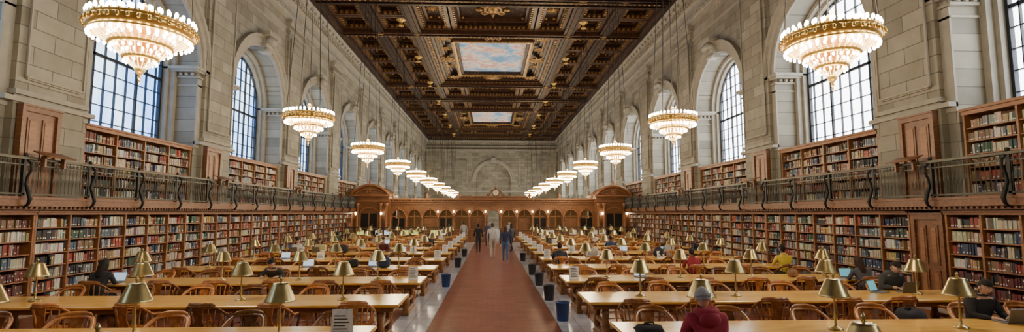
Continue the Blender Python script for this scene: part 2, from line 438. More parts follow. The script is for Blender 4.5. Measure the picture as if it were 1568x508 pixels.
for i in range(len(tys)-1):
    y0=tys[i][0]+(.9 if tys[i][1]==10 else .4); y1=tys[i+1][0]-(.9 if tys[i+1][1]==10 else .4)
    if y1-y0<1: continue
    mid=(y0+y1)/2; ismur=min(abs(mid-m) for m in MURS)<.6
    nsub=4 if ismur else(2 if y1-y0>3.6 else 1)
    for s in(-1,1):
        for (xa,xb) in((8.3,10.5),(5.7,7.7)):
            k=nsub
            st=(y1-y0)/k
            for j in range(k):
                x0,x1=sorted((s*xa,s*xb))
                cell(x0+.05,x1-.05,y0+st*j+.05,y0+st*(j+1)-.05,'r' if xa<6 else('c' if j%2 else 'r'))
    if ismur:
        mx,my=2.7,4.45
        for j in range(6):
            d=.22*j
            frame(-5.1+d,5.1-d,y0+d,y1-d,.24,15.2+.12*j,16.1,1 if j%2 else 0)
        dent(-4.9,4.9,y0+.22,y1-.22,15.28,.2,.4)
        dent(-4.25,4.25,y0+.9,y1-.9,15.62,.14,.3)
        b.box(-3.9,3.9,y0+1.2,y1-1.2,15.95,16.05,1)
        frame(-mx-.55,mx+.55,mid-my-.55,mid+my+.55,.2,15.5,16.1,0)
        frame(-mx-.38,mx+.38,mid-my-.38,mid+my+.38,.16,15.42,16.1,2)
        frame(-mx-.22,mx+.22,mid-my-.22,mid+my+.22,.22,15.55,16.1,1)
        dent(-mx-.5,mx+.5,mid-my-.5,mid+my+.5,15.4,.12,.26)
        if y1>YD:
            for e in(-1,1):
                cart(e*3.75,mid,15.55,.66); cart(0,mid+e*5.75,15.55,.62)
                for f in(-1,1):
                    cart(e*3.7,mid+f*5.5,15.5,.45); rosette(e*2,mid+f*5.7,15.7,.34)
                    rosette(e*3.75,mid+f*2.4,15.7,.34)
        b.box(-mx,mx,mid-my,mid+my,15.8,15.9,3)
    else:
        xs=[-5.1,-1.75,1.75,5.1] if y1-y0<3.3 else [-5.1,-2.9,2.9,5.1]
        for j in range(3): cell(xs[j]+.05,xs[j+1]-.05,y0+.05,y1-.05,'c')
b.obj('ceiling',[M_ceilw,M_ceilorn,M_ceilg,M_mural])

# ------------------------------------------------------------ bookcases
PAL=[((.26,.05,.035),4),((.14,.035,.03),4),((.04,.055,.11),4),((.03,.03,.035),6),((.045,.085,.06),3),((.48,.42,.32),8),((.60,.57,.52),5),((.20,.12,.07),6),((.36,.25,.14),5),((.10,.14,.20),3),((.40,.09,.05),1),((.27,.28,.28),4),((.45,.30,.10),1)]
PL=[c for c,w in PAL for _ in range(w)]
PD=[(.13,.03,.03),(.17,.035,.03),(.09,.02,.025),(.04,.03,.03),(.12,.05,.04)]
def books(b,s,y0,y1,z,hmax,xf,pal=PL,wr=(.028,.06)):
    y=y0+.01
    run=None;left=0
    while y<y1-.03:
        if left<=0:
            run=random.choice(pal); left=random.choice([1,1,2,3,5,9]); rh=U(.68,.95)*hmax; rw=U(*wr)
        left-=1
        w=rw*U(.9,1.1) 
        if R()<.02: y+=U(.04,.15); continue
        if y+w>y1: break
        c=[min(1,x*U(.8,1.2)) for x in run]; h=rh*U(.97,1.02); xo=xf+U(0,.035)
        b.box(s*xo,s*(xo+.16),y,y+w*.94,z,z+h,0,None,c)
        if R()<.75:
            lc=(.7,.68,.6) if R()<.75 else (.6,.42,.15)
            zz=z+h*(.14 if R()<.7 else .7)
            b.box(s*(xo-.002),s*(xo+.002),y+w*.12,y+w*.82,zz,zz+h*.14,0,None,lc)
        y+=w
def bookcase(s,y0,y1,z0,z1,xf,depth,nrows,sec,pal=PL,base=.12,crown=.1,lowpal=None):
    b=MB(); bk=MB()
    ns=max(1,round((y1-y0)/sec)); sw=(y1-y0)/ns
    for i in range(ns+1):
        y=y0+i*sw; b.box(s*(xf-.02),s*(xf+depth),y-.025,y+.025,z0,z1)
    b.box(s*(xf+depth-.03),s*(xf+depth),y0,y1,z0,z1,1)
    b.box(s*(xf-.03),s*(xf+depth),y0-.02,y1+.02,z0,z0+base)
    b.box(s*(xf-.06),s*(xf+depth),y0-.02,y1+.02,z1-crown,z1-crown*.4); b.box(s*(xf-.11),s*(xf+depth),y0-.02,y1+.02,z1-crown*.4,z1)
    rh=(z1-crown-z0-base)/nrows
    for r in range(nrows):
        z=z0+base+r*rh
        b.box(s*xf,s*(xf+depth),y0,y1,z-.025,z)
        for i in range(ns):
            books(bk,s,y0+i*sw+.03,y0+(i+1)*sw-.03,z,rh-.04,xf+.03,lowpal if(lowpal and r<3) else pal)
    o=b.obj('bookcase',[M_oakm,M_oakd])
    bk.obj('books',[M_book],parent=o)
    return o
def door(name,s,x,yc,z0,w,h,mat=M_oakd):
    b=MB(); X=lambda v:s*v
    b.box(X(x-.03),X(x+.05),yc-w/2,yc+w/2,z0,z0+h)
    b.box(X(x-.09),X(x+.05),yc-w/2-.11,yc-w/2,z0,z0+h); b.box(X(x-.09),X(x+.05),yc+w/2,yc+w/2+.11,z0,z0+h)
    b.box(X(x-.09),X(x+.05),yc-w/2-.11,yc+w/2+.11,z0+h,z0+h+.12); b.box(X(x-.12),X(x+.05),yc-w/2-.13,yc+w/2+.13,z0+h+.12,z0+h+.17)
    for (za,zb) in((.12,.42),(.48,.93)):
        for e in(-1,1):
            y0,y1=sorted((yc+e*.06,yc+e*(w/2-.08)))
            b.box(X(x-.055),X(x-.03),y0,y1,z0+h*za,z0+h*zb); b.box(X(x-.065),X(x-.05),y0+.05,y1-.05,z0+h*za+.06,z0+h*zb-.06,1)
    b.ell((X(x-.08),yc+w/2-.06,z0+h*.45),(.035,.035,.035),8,5,2)
    b.obj(name,[mat,M_oakm,M_brass])
XS=11.15
dn=1
for s in(-1,1):
    if s>0:
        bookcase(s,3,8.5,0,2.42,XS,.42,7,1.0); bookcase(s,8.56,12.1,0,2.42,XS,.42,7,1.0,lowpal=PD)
        door('door_%d'%dn,s,XS+.05,12.66,0,.74,2.2); dn+=1
        yy=13.22
    else:
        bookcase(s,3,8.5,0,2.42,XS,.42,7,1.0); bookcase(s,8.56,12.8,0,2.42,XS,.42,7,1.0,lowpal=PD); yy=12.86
    while yy<40.3:
        y2=min(yy+7.1,40.8); bookcase(s,yy,y2,0,2.42,XS,.42,7,1.0); yy=y2+.06
    for c in CENT[:6]:
        if c+A<3 or c>41: continue
        bookcase(s,c-A+.06,c+A-.06,2.72,4.92,11.66,.46,6,1.28,crown=.16)
    for c in CENT[1:5]:
        door('door_%d'%dn,s,11.34,c-PER/2-.42,2.72,.88,2.1); dn+=1
for s in(-1,1):
    b=MB(); X=lambda v:s*v
    YE=41.0
    b.box(X(10.85),X(11.62),2,YE,2.60,2.72,0); b.box(X(10.8),X(10.9),2,YE,2.52,2.74,0); b.box(X(10.92),X(11.6),2,YE,2.44,2.60,0)
    b.box(X(10.78),X(10.86),2,YE,2.68,2.74,0)
    y=2
    while y<YE:
        b.box(X(10.86),X(10.92),y,y+.06,2.46,2.52,0); y+=.14
    b.box(X(10.8),X(10.93),2,YE,3.60,3.66,2); b.box(X(10.83),X(10.9),2,YE,2.78,2.82,1); b.box(X(10.84),X(10.89),2,YE,3.46,3.49,1)
    y=2; k=0
    while y<YE:
        r=.012
        b.add(*[([(X(10.865)+dx*w,y+dy*w,z) for z,w in((2.82,r),(3.0,r),(3.14,.028),(3.28,r),(3.6,r)) for dx,dy in((1,0),(0,1),(-1,0),(0,-1))]),
                [(j*4+i,j*4+(i+1)%4,(j+1)*4+(i+1)%4,(j+1)*4+i) for j in range(4) for i in range(4)]],1)
        b.torus((X(10.865),y+.058,3.53),.035,.008,6,3,1,axis='X')
        y+=.115
    y=2.6
    while y<YE:
        b.box(X(10.83),X(10.90),y-.04,y+.04,2.72,3.62,3)
        pts=[(X(10.78+.0),y,2.50),(X(10.70),y,2.56),(X(10.66),y,2.68),(X(10.72),y,2.86),(X(10.78),y,3.02),(X(10.76),y,3.2),(X(10.68),y,3.36),(X(10.70),y,3.5),(X(10.79),y,3.58)]
        b.tube(pts,[.03,.035,.045,.045,.035,.03,.03,.03,.02],6,3)
        b.ell((X(10.84),y,3.7),(.05,.05,.05),6,5,3)
        y+=1.9
    for c in CENT[1:5]:
        yc=c+PER/2-.6
        M=Matrix.Translation((X(10.72),yc,3.74))@Matrix.Rotation(s*-.35,4,'Y')
        b.box(-.2,.2,-.4,.4,0,.03,0,M); b.box(X(10.7),X(10.8),yc-.3,yc-.25,3.45,3.72,0); b.box(X(10.7),X(10.8),yc+.25,yc+.3,3.45,3.72,0)
    b.obj('balcony_railing',[M_oakd,M_bronze,M_bronze,M_black])

# ------------------------------------------------------------ oak partition
b=MB()
def arcade(x0,x1,nb,y,z0,z1,zs,a):
    w=(x1-x0)/nb
    for i in range(nb):
        xc=x0+w*(i+.5); arch_wall(b,xc-w/2,xc+w/2,z0,z1,y,xc,a,zs,0,12,.25,False)
        b.tube([(xc+xx,y-.03,zs+zz) for xx,zz in arcpts(a+.06,12)],.035,5,1)
        xx=xc-w/2
        b.lathe([(.09,0),(.09,.12),(.07,.15),(.065,zs-z0-.2),(.09,zs-z0-.12),(.11,zs-z0)],8,(xx,y-.1,z0),1)
        b.box(xx-.1,xx+.1,y-.2,y,zs,zs+.1,1)
        b.ell((xc,y-.05,zs+a+.12),(.07,.06,.1),6,4,1)
arcade(-8.3,8.5,13,YP,1.05,3.1,2.15,.48)
w=16.8/13
for i in range(13):
    xc=-8.3+w*(i+.5)
    if i==6: 
        continue
    b.box(xc-w/2,xc+w/2,YP-.2,YP+.3,0,1.0); b.box(xc-w/2,xc+w/2,YP-.32,YP+.35,1.0,1.07,1)
    b.box(xc-w/2+.15,xc+w/2-.15,YP-.23,YP-.2,.18,.85,1); b.box(xc-w/2+.22,xc+w/2-.22,YP-.245,YP-.23,.26,.77,0)
    if i%3!=1: b.box(xc-.48,xc+.48,YP+.12,YP+.16,1.07,1.95,0 if i%3 else 2)
    b.box(xc-.48,xc+.48,YP+.1,YP+.18,2.08,2.16,1); b.box(xc-.03,xc+.03,YP+.1,YP+.18,1.07,2.6,1)
xc=-8.3+w*6.5
b.box(xc-w/2-.06,xc-w/2+.1,YP-.1,YP+.2,0,1.1); b.box(xc+w/2-.1,xc+w/2+.06,YP-.1,YP+.2,0,1.1)
b.box(-8.3,8.5,YP-.1,YP+.3,3.1,3.3); b.box(-8.3,8.5,YP-.25,YP+.3,3.3,3.38,1); b.box(-8.3,8.5,YP-.4,YP+.3,3.46,3.58,1); b.box(-8.3,8.5,YP-.05,YP+.3,3.38,3.46)
x=-8.3
while x<8.4: b.box(x,x+.1,YP-.3,YP-.05,3.38,3.46,1); x+=.22
b.box(-2.6,3.0,YP-.1,YP+.3,3.58,3.72); b.box(-2.7,3.1,YP-.2,YP+.3,3.72,3.78,1)
for x in(-8.1,-5.3,-2.7,3.1,5.6,8.3): b.lathe([(.12,0),(.06,.06),(.13,.2),(.1,.3),(.03,.4),(.01,.46)],8,(x,YP-.1,3.58),1)
for (x0,x1) in((-11.35,-8.3),(8.5,11.4)):
    y0=YP-.9; xc=(x0+x1)/2; hw=(x1-x0)/2
    b.box(x0,x1,y0,YP+2.4,0,3.75)
    b.box(x0-.08,x1+.08,y0-.12,YP+2.4,3.3,3.42,1); b.box(x0-.15,x1+.15,y0-.25,YP+2.4,3.72,3.86,1)
    n=16
    R_=hw*1.25; cz=3.86-math.sqrt(R_**2-hw**2)
    am=math.asin(hw/R_)
    pf=[]
    for i in range(n+1):
        a=-am+2*am*i/n; pf.append((xc+R_*math.sin(a),cz+R_*math.cos(a)))
    b.add([(px,y0-.0,pz) for px,pz in pf]+[(px,YP+2.4,pz) for px,pz in pf],[(i,i+1,n+2+i,n+1+i) for i in range(n)]+[tuple(range(n+1))],0)
    b.tube([(px,y0-.12,pz) for px,pz in pf],.11,6,1)
    b.tube([(px,y0-.06,pz-.28) for px,pz in pf[2:-2]],.05,6,1)
    rm=(xc,y0-.08,4.1); b.torus(rm,.2,.05,16,5,1,axis='Y'); b.ell(rm,(.12,.06,.12),8,5,1)
    b.lathe([(.12,0),(.06,.08),(.15,.25),(.1,.36),(.02,.5)],8,(xc,y0+.1,cz+R_),1)
    b.box(xc-.65,xc+.65,y0-.02,y0+.1,0,2.35,2); arch=[(xc+xx,y0-.03,2.35+zz*.6) for xx,zz in arcpts(.75,12)]
    b.tube(arch,.07,6,1)
    for e in(-1,1):
        b.box(xc+e*.65,xc+e*.8,y0-.08,y0,0,2.35,1)
        for xx in(xc+e*(hw-.15),xc+e*(hw-.6)):
            b.lathe([(.17,0),(.17,.3),(.12,.36),(.11,2.9),(.15,3.0),(.18,3.2)],10,(xx,y0-.15,0),1)
    b.box(xc-.04,xc+.04,y0-.05,y0,0,2.35,1); b.box(xc-.65,xc+.65,y0-.06,y0,1.1,1.18,1)
    for e in(-1,1): b.ell((xc+e*1.0,y0-.25,2.35),(.08,.08,.11),8,6,3)
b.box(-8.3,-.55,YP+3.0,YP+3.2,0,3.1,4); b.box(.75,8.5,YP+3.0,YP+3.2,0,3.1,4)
b.box(-8.3,8.5,YP+.25,YP+3.2,3.12,3.2,0)
for i in range(14):
    x=-8.3+w*i
    if i not in(3,4,5,6,7,8,9,10): continue
    b.ell((x,YP-.26,2.5),(.06,.06,.08),8,6,3)
    b.tube([(x,YP-.05,2.38),(x,YP-.22,2.36),(x,YP-.26,2.42)],.02,5,1)
part=b.obj('oak_delivery_desk_partition',[M_oakd,M_oakm,M_glassdark,M_bulb,M_warm])
b=MB()
b.lathe([(.42,0),(.42,.06),(.34,.1),(.33,.16)],24,(0,0,0),0,M=Matrix.Rotation(pi/2,4,'X'))
b.lathe([(.31,.162),(.30,.165)],24,(0,0,0),1,M=Matrix.Rotation(pi/2,4,'X'))
b.box(-.012,.012,-.18,-.17,0,.24,2); b.box(0,.17,-.18,-.17,-.012,.012,2)
for e in(-1,1):
    b.tube([(e*.9,-.05,-.42),(e*.75,-.05,-.3),(e*.62,-.05,-.1),(e*.5,-.05,.1),(e*.38,-.05,.3)],[.1,.09,.08,.06,.04],6,0)
    b.torus((e*.82,-.05,-.3),.12,.05,12,5,0,axis='Y')
b.ell((0,-.05,.48),(.14,.08,.16),8,6,0)
ck=b.obj('wall_clock',[M_oakd,M_clock,M_black],(.3,YP-.05,4.06)); ck.scale=(.8,.8,.8)
for (xa,xb) in((-10.8,-3.2),(3.4,10.8)):
    b=MB(); yy=38.2
    b.box(xa,xb,yy-.04,yy+.04,1.28,1.36); b.box(xa,xb,yy-.03,yy+.03,.12,.18); b.box(xa,xb,yy-.02,yy+.02,1.05,1.09)
    x=xa
    while x<xb: b.box(x-.012,x+.012,yy-.012,yy+.012,.15,1.3); x+=.14
    x=xa
    while x<=xb+.01: b.box(x-.06,x+.06,yy-.06,yy+.06,0,1.45); b.ell((x,yy,1.5),(.07,.07,.07),8,5); x+=(xb-xa)/4
    b.obj('bronze_screen_railing',[M_bronze])

# ------------------------------------------------------------ chandeliers
b=MB(); g=0
b.lathe([(.76,-.05),(.86,-.07),(.90,0),(.92,.06),(.90,.12),(.84,.14),(.80,.1),(.78,.02),(.76,-.05)],36,(0,0,0),0)
b.torus((0,0,.15),.88,.025,36,5,0); b.torus((0,0,-.08),.83,.03,36,5,0)
for i in range(36):
    a=2*pi*i/36; c,s_=math.cos(a),math.sin(a)
    b.ell((c*.93,s_*.93,.05),(.04,.04,.05),6,4,0)
    b.ell((c*.88,s_*.88,.25),(.036,.036,.06),6,5,1); b.lathe([(.02,0),(.028,.04),(.015,.08)],5,(c*.88,s_*.88,.13),0)
    b.ell((c*.84,s_*.84,-.15),(.034,.034,.047),6,5,1)
for i in range(28):
    a=2*pi*(i+.5)/28; c,s_=math.cos(a),math.sin(a)
    b.ell((c*.68,s_*.68,.30),(.036,.036,.06),6,5,1); b.lathe([(.02,0),(.028,.04),(.015,.08)],5,(c*.68,s_*.68,.18),0)
for i in range(12):
    a=2*pi*i/12; c,s_=math.cos(a),math.sin(a)
    b.tube([(c*.86,s_*.86,.0),(c*.6,s_*.6,-.02),(c*.3,s_*.3,.05),(c*.06,s_*.06,.25)],.018,5,0)
b.torus((0,0,.16),.68,.03,28,5,0)
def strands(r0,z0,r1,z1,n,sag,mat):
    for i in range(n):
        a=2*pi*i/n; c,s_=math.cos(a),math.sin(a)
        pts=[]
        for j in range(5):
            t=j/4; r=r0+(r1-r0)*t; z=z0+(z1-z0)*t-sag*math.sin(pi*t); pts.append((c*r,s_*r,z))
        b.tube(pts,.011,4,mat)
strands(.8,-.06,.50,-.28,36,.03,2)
b.lathe([(.44,-.30),(.52,-.32),(.56,-.26),(.55,-.2),(.47,-.2),(.44,-.30)],30,(0,0,0),0)
b.torus((0,0,-.19),.53,.02,30,5,0)
for i in range(24):
    a=2*pi*i/24; c,s_=math.cos(a),math.sin(a)
    b.ell((c*.53,s_*.53,-.11),(.032,.032,.052),6,5,1); b.ell((c*.5,s_*.5,-.37),(.028,.028,.04),6,5,1)
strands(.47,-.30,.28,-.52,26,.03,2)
b.lathe([(.22,-.54),(.29,-.56),(.32,-.5),(.31,-.46),(.24,-.46),(.22,-.54)],24,(0,0,0),0)
for i in range(14):
    a=2*pi*i/14; c,s_=math.cos(a),math.sin(a)
    b.ell((c*.3,s_*.3,-.40),(.026,.026,.045),6,5,1); b.ell((c*.27,s_*.27,-.60),(.024,.024,.034),6,5,1)
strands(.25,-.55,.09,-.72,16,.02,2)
b.lathe([(.02,-.94),(.035,-.9),(.02,-.86),(.07,-.8),(.10,-.74),(.06,-.68),(.05,-.4),(.08,0),(.05,.4),(.09,.5),(.03,.6)],12,(0,0,0),0)
b.ell((0,0,-.97),(.022,.022,.05),6,5,0)
CS=.86
b.v=[(x*CS,y*CS,z*CS) for x,y,z in b.v]
CH=b.mesh('chandelier_body',[M_gold,M_bulb,M_crystal])
b=MB()
ZC=5.4
top=ZT-.1-ZC
for i in range(4):
    a=pi/4+i*pi/2; c,s_=math.cos(a),math.sin(a)
    b.tube([(c*.86*CS,s_*.86*CS,.1),(c*.16,s_*.16,top-.4)],.012,5,0)
    b.ell((c*.86*CS,s_*.86*CS,.14),(.04,.04,.06),6,4,1)
b.tube([(0,0,.5),(0,0,top-.3)],.011,5,0)
b.lathe([(.18,-.45),(.2,-.4),(.1,-.3),(.12,-.15),(.3,-.05),(.32,0)],14,(0,0,top),1)
CC=b.mesh('chandelier_chains',[M_black,M_gold])
for s in(-1,1):
    for k in range(0,10):
        y=8.6+7.9*k; x=s*6.0
        e=place(None,'chandelier',(x,y,ZC)); place(CH,'body',parent=e); place(CC,'suspension_chains',parent=e)
        ld=bpy.data.lights.new('chandelier_light','POINT'); ld.energy=215; ld.color=(1,.78,.5); ld.shadow_soft_size=.5
        lo=bpy.data.objects.new('bulb_light',ld); lo.location=(0,0,.55); COL.objects.link(lo); lo.parent=e
        ld=bpy.data.lights.new('chandelier_light','POINT'); ld.energy=185; ld.color=(1,.77,.46); ld.shadow_soft_size=.4
        lo=bpy.data.objects.new('bulb_light',ld); lo.location=(0,0,-1.15); COL.objects.link(lo); lo.parent=e

# ------------------------------------------------------------ tables, chairs, lamps
T0,T1=1.68,9.3; TL=T1-T0
b=MB()
b.bbox(0,TL,-.6,.6,.715,.765,.012,0); b.box(.1,TL-.1,-.5,.5,.62,.715,1); b.box(.06,TL-.06,-.54,.54,.69,.715,1)
for i in range(4):
    x=.35+i*(TL-.7)/3
    for e in(-1,1):
        b.lathe([(.06,0),(.06,.08),(.045,.1),(.075,.22),(.08,.3),(.05,.42),(.065,.46),(.065,.63)],10,(x,e*.38,0),1)
    b.box(x-.07,x+.07,-.5,.5,.0,.08,1); b.box(x-.05,x+.05,-.42,.42,.08,.16,1); b.box(x-.04,x+.04,-.34,.34,.3,.36,1)
b.box(.35,TL-.35,-.03,.03,.10,.17,1)
TBL=b.mesh('reading_table',[M_table,M_tabled])
b=MB()
ns=24
prf=[]
for i in range(ns):
    a=2*pi*i/ns; c,s_=math.cos(a),math.sin(a)
    prf.append((.25*(abs(c)**.7)*(1 if c>0 else -1),.23*(abs(s_)**.7)*(1 if s_>0 else -1)))
vs=[];fs=[]
for z,k in((.425,.93),(.435,1),(.455,1),(.465,.95),(.458,.6)):
    for p in prf: vs.append((p[0]*k,p[1]*k,z))
for j in range(4):
    for i in range(ns): fs.append((j*ns+i,j*ns+(i+1)%ns,(j+1)*ns+(i+1)%ns,(j+1)*ns+i))
fs.append(tuple(range(4*ns,5*ns))); fs.append(tuple(reversed(range(ns))))
b.add(vs,fs,0,True)
for ex in(-1,1):
    for ey in(-1,1):
        M=Matrix.Translation((ex*.22,ey*.21,0))@Matrix.Rotation(math.radians(6)*ey,4,'X')@Matrix.Rotation(math.radians(-7)*ex,4,'Y')
        b.lathe([(.014,0),(.02,.06),(.015,.1),(.026,.22),(.018,.3),(.026,.34),(.02,.435)],8,(0,0,0),0,M=M)
b.tube([(-.2,0,.2),(.2,0,.2)],.013,6)
for ex in(-1,1): b.tube([(ex*.2,-.19,.2),(ex*.2,.19,.2)],.013,6)
def bz(y): 
    t=max(0,min(1,(.06-y)/.3)); t=t*t*(3-2*t); return .675+.165*t
bow=[(.27,.2)]+[(.295*math.cos(-pi*i/18),.02+.29*math.sin(-pi*i/18)) for i in range(19)]+[(-.27,.2)]
path=[(x,y,bz(y)) for x,y in bow]
b.tube(path,[.022]+[.027]*19+[.022],6,0,flat=(1.35,.7))
cr=[(.29*math.cos(-pi*i/18),.012+.29*math.sin(-pi*i/18)) for i in range(4,15)]
b.tube([(x,y,bz(y)+.03) for x,y in cr],[.014]+[.03]*2+[.04]*5+[.03]*2+[.014],6,0,flat=(.5,1.15))
for i,(x,y) in enumerate(bow):
    if i in(1,3,5,15,17,19) or i in(7,13):
        zt=bz(y); p0=Vector((x*.78,y*.8,.46)); p1=Vector((x,y,zt-.01))
        b.tube([p0,p0.lerp(p1,.35),p0.lerp(p1,.6),p1],[.010,.015,.010,.010],6,0)
sp=[(-.05,.46),(-.085,.55),(-.055,.63),(-.07,.72),(-.10,.84),(.10,.84),(.07,.72),(.055,.63),(.085,.55),(.05,.46)]
vs=[(x,-.19-(z-.46)*.21,z) for x,z in sp]+[(x,-.205-(z-.46)*.21,z) for x,z in sp]
b.add(vs,[(0,1,8,9),(1,2,7,8),(2,3,6,7),(3,4,5,6),(10,11,18,19),(11,12,17,18),(12,13,16,17),(13,14,15,16)]+[(i,(i+1)%10,10+(i+1)%10,10+i) for i in range(10)],0)
CHM=b.mesh('wooden_armchair',[M_chair])
b=MB()
b.lathe([(.095,0),(.095,.015),(.07,.03),(.03,.045),(.018,.07),(.015,.12),(.028,.16),(.015,.2),(.012,.46),(.02,.48),(.012,.55)],14,(0,0,0),0)
b.lathe([(.19,.445),(.195,.452),(.185,.47),(.10,.665),(.09,.682),(.03,.695),(.03,.688),(.085,.672),(.095,.66),(.18,.465),(.19,.445)],28,(0,0,0),0)
b.torus((0,0,.452),.19,.006,28,5,0)
b.lathe([(.02,.685),(.012,.71),(.022,.73),(.005,.765)],8,(0,0,0),0)
b.ell((0,0,.53),(.04,.04,.055),8,6,1)
b.tube([(.0,0,.40),(.05,0,.44),(.11,0,.47)],.006,4,0); b.tube([(.0,0,.40),(-.05,0,.44),(-.11,0,.47)],.006,4,0)
LMP=b.mesh('brass_table_lamp',[M_brass,M_lbulb])

ROWS=[6.95+2.83*k for k in range(-1,11)]
LX_=[2.8,4.65,6.45,8.3]
for ri,y in enumerate(ROWS):
    for s in(-1,1):
        yy=y-(.12 if s<0 else 0)
        place(TBL,'reading_table',(s*T0,yy,0.006),0 if s>0 else pi)
        for lx in LX_:
            place(LMP,'brass_table_lamp',(s*(lx+(.2 if ri==0 else 0)),yy+U(-.04,.04),.771),U(0,6))
PSEAT=[(2.56,1,-1),(8.3,2,1),(7.5,1,1),(8.75,3,-1),(8.5,4,-1),(5.8,4,-1),(-8.7,3,-1),(-5.5,3,1),(-8.1,6,1),(-7.2,6,1),(2.3,5,-1),(3.7,5,1),(8.9,6,1),(-4.6,6,1),(5.4,7,-1),(-6.1,8,1),(3.1,8,1),(7.1,6,-1),(-8.6,9,-1),(-3.2,8,-1)]
for ri,y in enumerate(ROWS):
    for s in(-1,1):
        yy=y-(.12 if s<0 else 0)
        for side in(-1,1):
            for k in range(6):
                x=s*(2.45+k*1.2+U(-.12,.12)); 
                if any(abs(x-p[0])<.66 and p[1]==ri and p[2]==side for p in PSEAT): continue
                place(CHM,'wooden_armchair',(x,yy+side*(.82+U(-.05,.14)),.006),(0 if side<0 else pi)+U(-.25,.25))
for (x,ri,side) in PSEAT:
    s=1 if x>0 else -1
    y=ROWS[ri]-(.12 if s<0 else 0)
    place(CHM,'wooden_armchair',(x,y+side*.88,.006),0 if side<0 else pi)

# ------------------------------------------------------------ people
def skin_eval(vs,es,rad,roots,sub=2):
    me=bpy.data.meshes.new('t'); me.from_pydata([tuple(v) for v in vs],es,[])
    ob=bpy.data.objects.new('t',me); COL.objects.link(ob)
    ob.modifiers.new('k','SKIN'); sk=me.skin_vertices[0].data
    for i,r in enumerate(rad):
        sk[i].radius=r if isinstance(r,tuple) else (r,r); sk[i].use_root=i in roots
    m=ob.modifiers.new('u','SUBSURF'); m.levels=sub; m.render_levels=sub
    dg=bpy.context.evaluated_depsgraph_get(); ev=ob.evaluated_get(dg); m2=bpy.data.meshes.new_from_object(ev)
    V=[tuple(v.co) for v in m2.vertices]; F=[tuple(p.vertices) for p in m2.polygons]
    bpy.data.objects.remove(ob); bpy.data.meshes.remove(me); bpy.data.meshes.remove(m2)
    return V,F
def head(b,c,pitch,yaw,hairstyle):
    M=Matrix.Translation(c)@Matrix.Rotation(yaw,4,'Z')@Matrix.Rotation(pitch,4,'X')
    n,m=20,16
    def surf(k,hair=False):
        vs=[]
        for j in range(m+1):
            ph=-pi/2+pi*j/m
            for i in range(n):
                a=2*pi*i/n; dx,dy,dz=math.cos(ph)*math.cos(a),math.cos(ph)*math.sin(a),math.sin(ph)
                x,y,z=.076*dx,.094*dy,.118*dz
                if dz<0: x*=1+.28*dz; y*=1+(.12*dz if dy>0 else .35*dz)
                if not hair and dy>.75:
                    if abs(dx)<.25 and -.4<dz<.1: y+=.022*(1-abs(dx)/.25)*(1-abs(dz+.18)/.3)
                    if .15<abs(dx)<.5 and abs(dz-.05)<.16: y-=.006
                if not hair and dy>.5 and dz<-.75: y+=.012
                vs.append((x*k,y*k,z*k))
        return vs
    fs=[(j*n+i,j*n+(i+1)%n,(j+1)*n+(i+1)%n,(j+1)*n+i) for j in range(m) for i in range(n)]
    b.add(surf(1),fs,0,True,M)
    for e in(-1,1):
        b.ell((e*.078,-.005,-.01),(.012,.02,.032),8,6,0,M)
        b.ell((e*.03,.083,.012),(.013,.008,.008),8,5,5,M); b.ell((e*.03,.09,.012),(.005,.003,.005),6,4,6,M)
        b.tube([(e*.045,.084,.034),(e*.03,.091,.037),(e*.015,.091,.033)],.004,4,3,M=M)
    b.tube([(-.024,.082,-.055),(0,.091,-.053),(.024,.082,-.055)],.0055,5,7,M=M)
    hv=surf(1.1 if hairstyle!='beanie' else 1.15,True)
    hf=[]
    for f in fs:
        cx=sum(hv[i][0] for i in f)/4/.084; cy=sum(hv[i][1] for i in f)/4/.103; cz=sum(hv[i][2] for i in f)/4/.13
        if hairstyle=='beanie': ok=cz>.12 or(cy<-.3 and cz>-.2)
        else: ok=cz>.42 or(cy<.05 and cz>-.45) or(cy<-.3 and cz>-.7)
        if ok: hf.append(f)
    b.add(hv,hf,3,True,M)
    if hairstyle=='beanie': b.lathe([(1.19,.0),(1.24,.012),(1.22,.035),(1.16,.04)],20,(0,0,.012),3,M=M,sx=.076,sy=.094)
    if hairstyle=='long':
        b.lathe([(.03,-.34),(.07,-.3),(.085,-.18),(.09,-.05),(.075,.05)],12,(0,-.055,0),3,M=M,sx=1,sy=.55)
        for e in(-1,1): b.ell((e*.078,.0,-.1),(.022,.04,.13),8,6,3,M)
    if hairstyle=='bun': b.ell((0,-.11,.06),(.045,.045,.045),8,6,3,M)
MC={}
def cm(c,n='cloth'):
    k=(tuple(c),n)
    if k not in MC: MC[k]=plain(n+'_%d'%len(MC),c,.85 if n!='skin' else .5,var=.15,ns=30)
    return MC[k]
M_eye=plain('eye_white',(.8,.8,.78),.3,var=.02); M_iris=plain('iris_dark',(.03,.02,.015),.2); M_lip=plain('lip',(.35,.12,.1),.5)
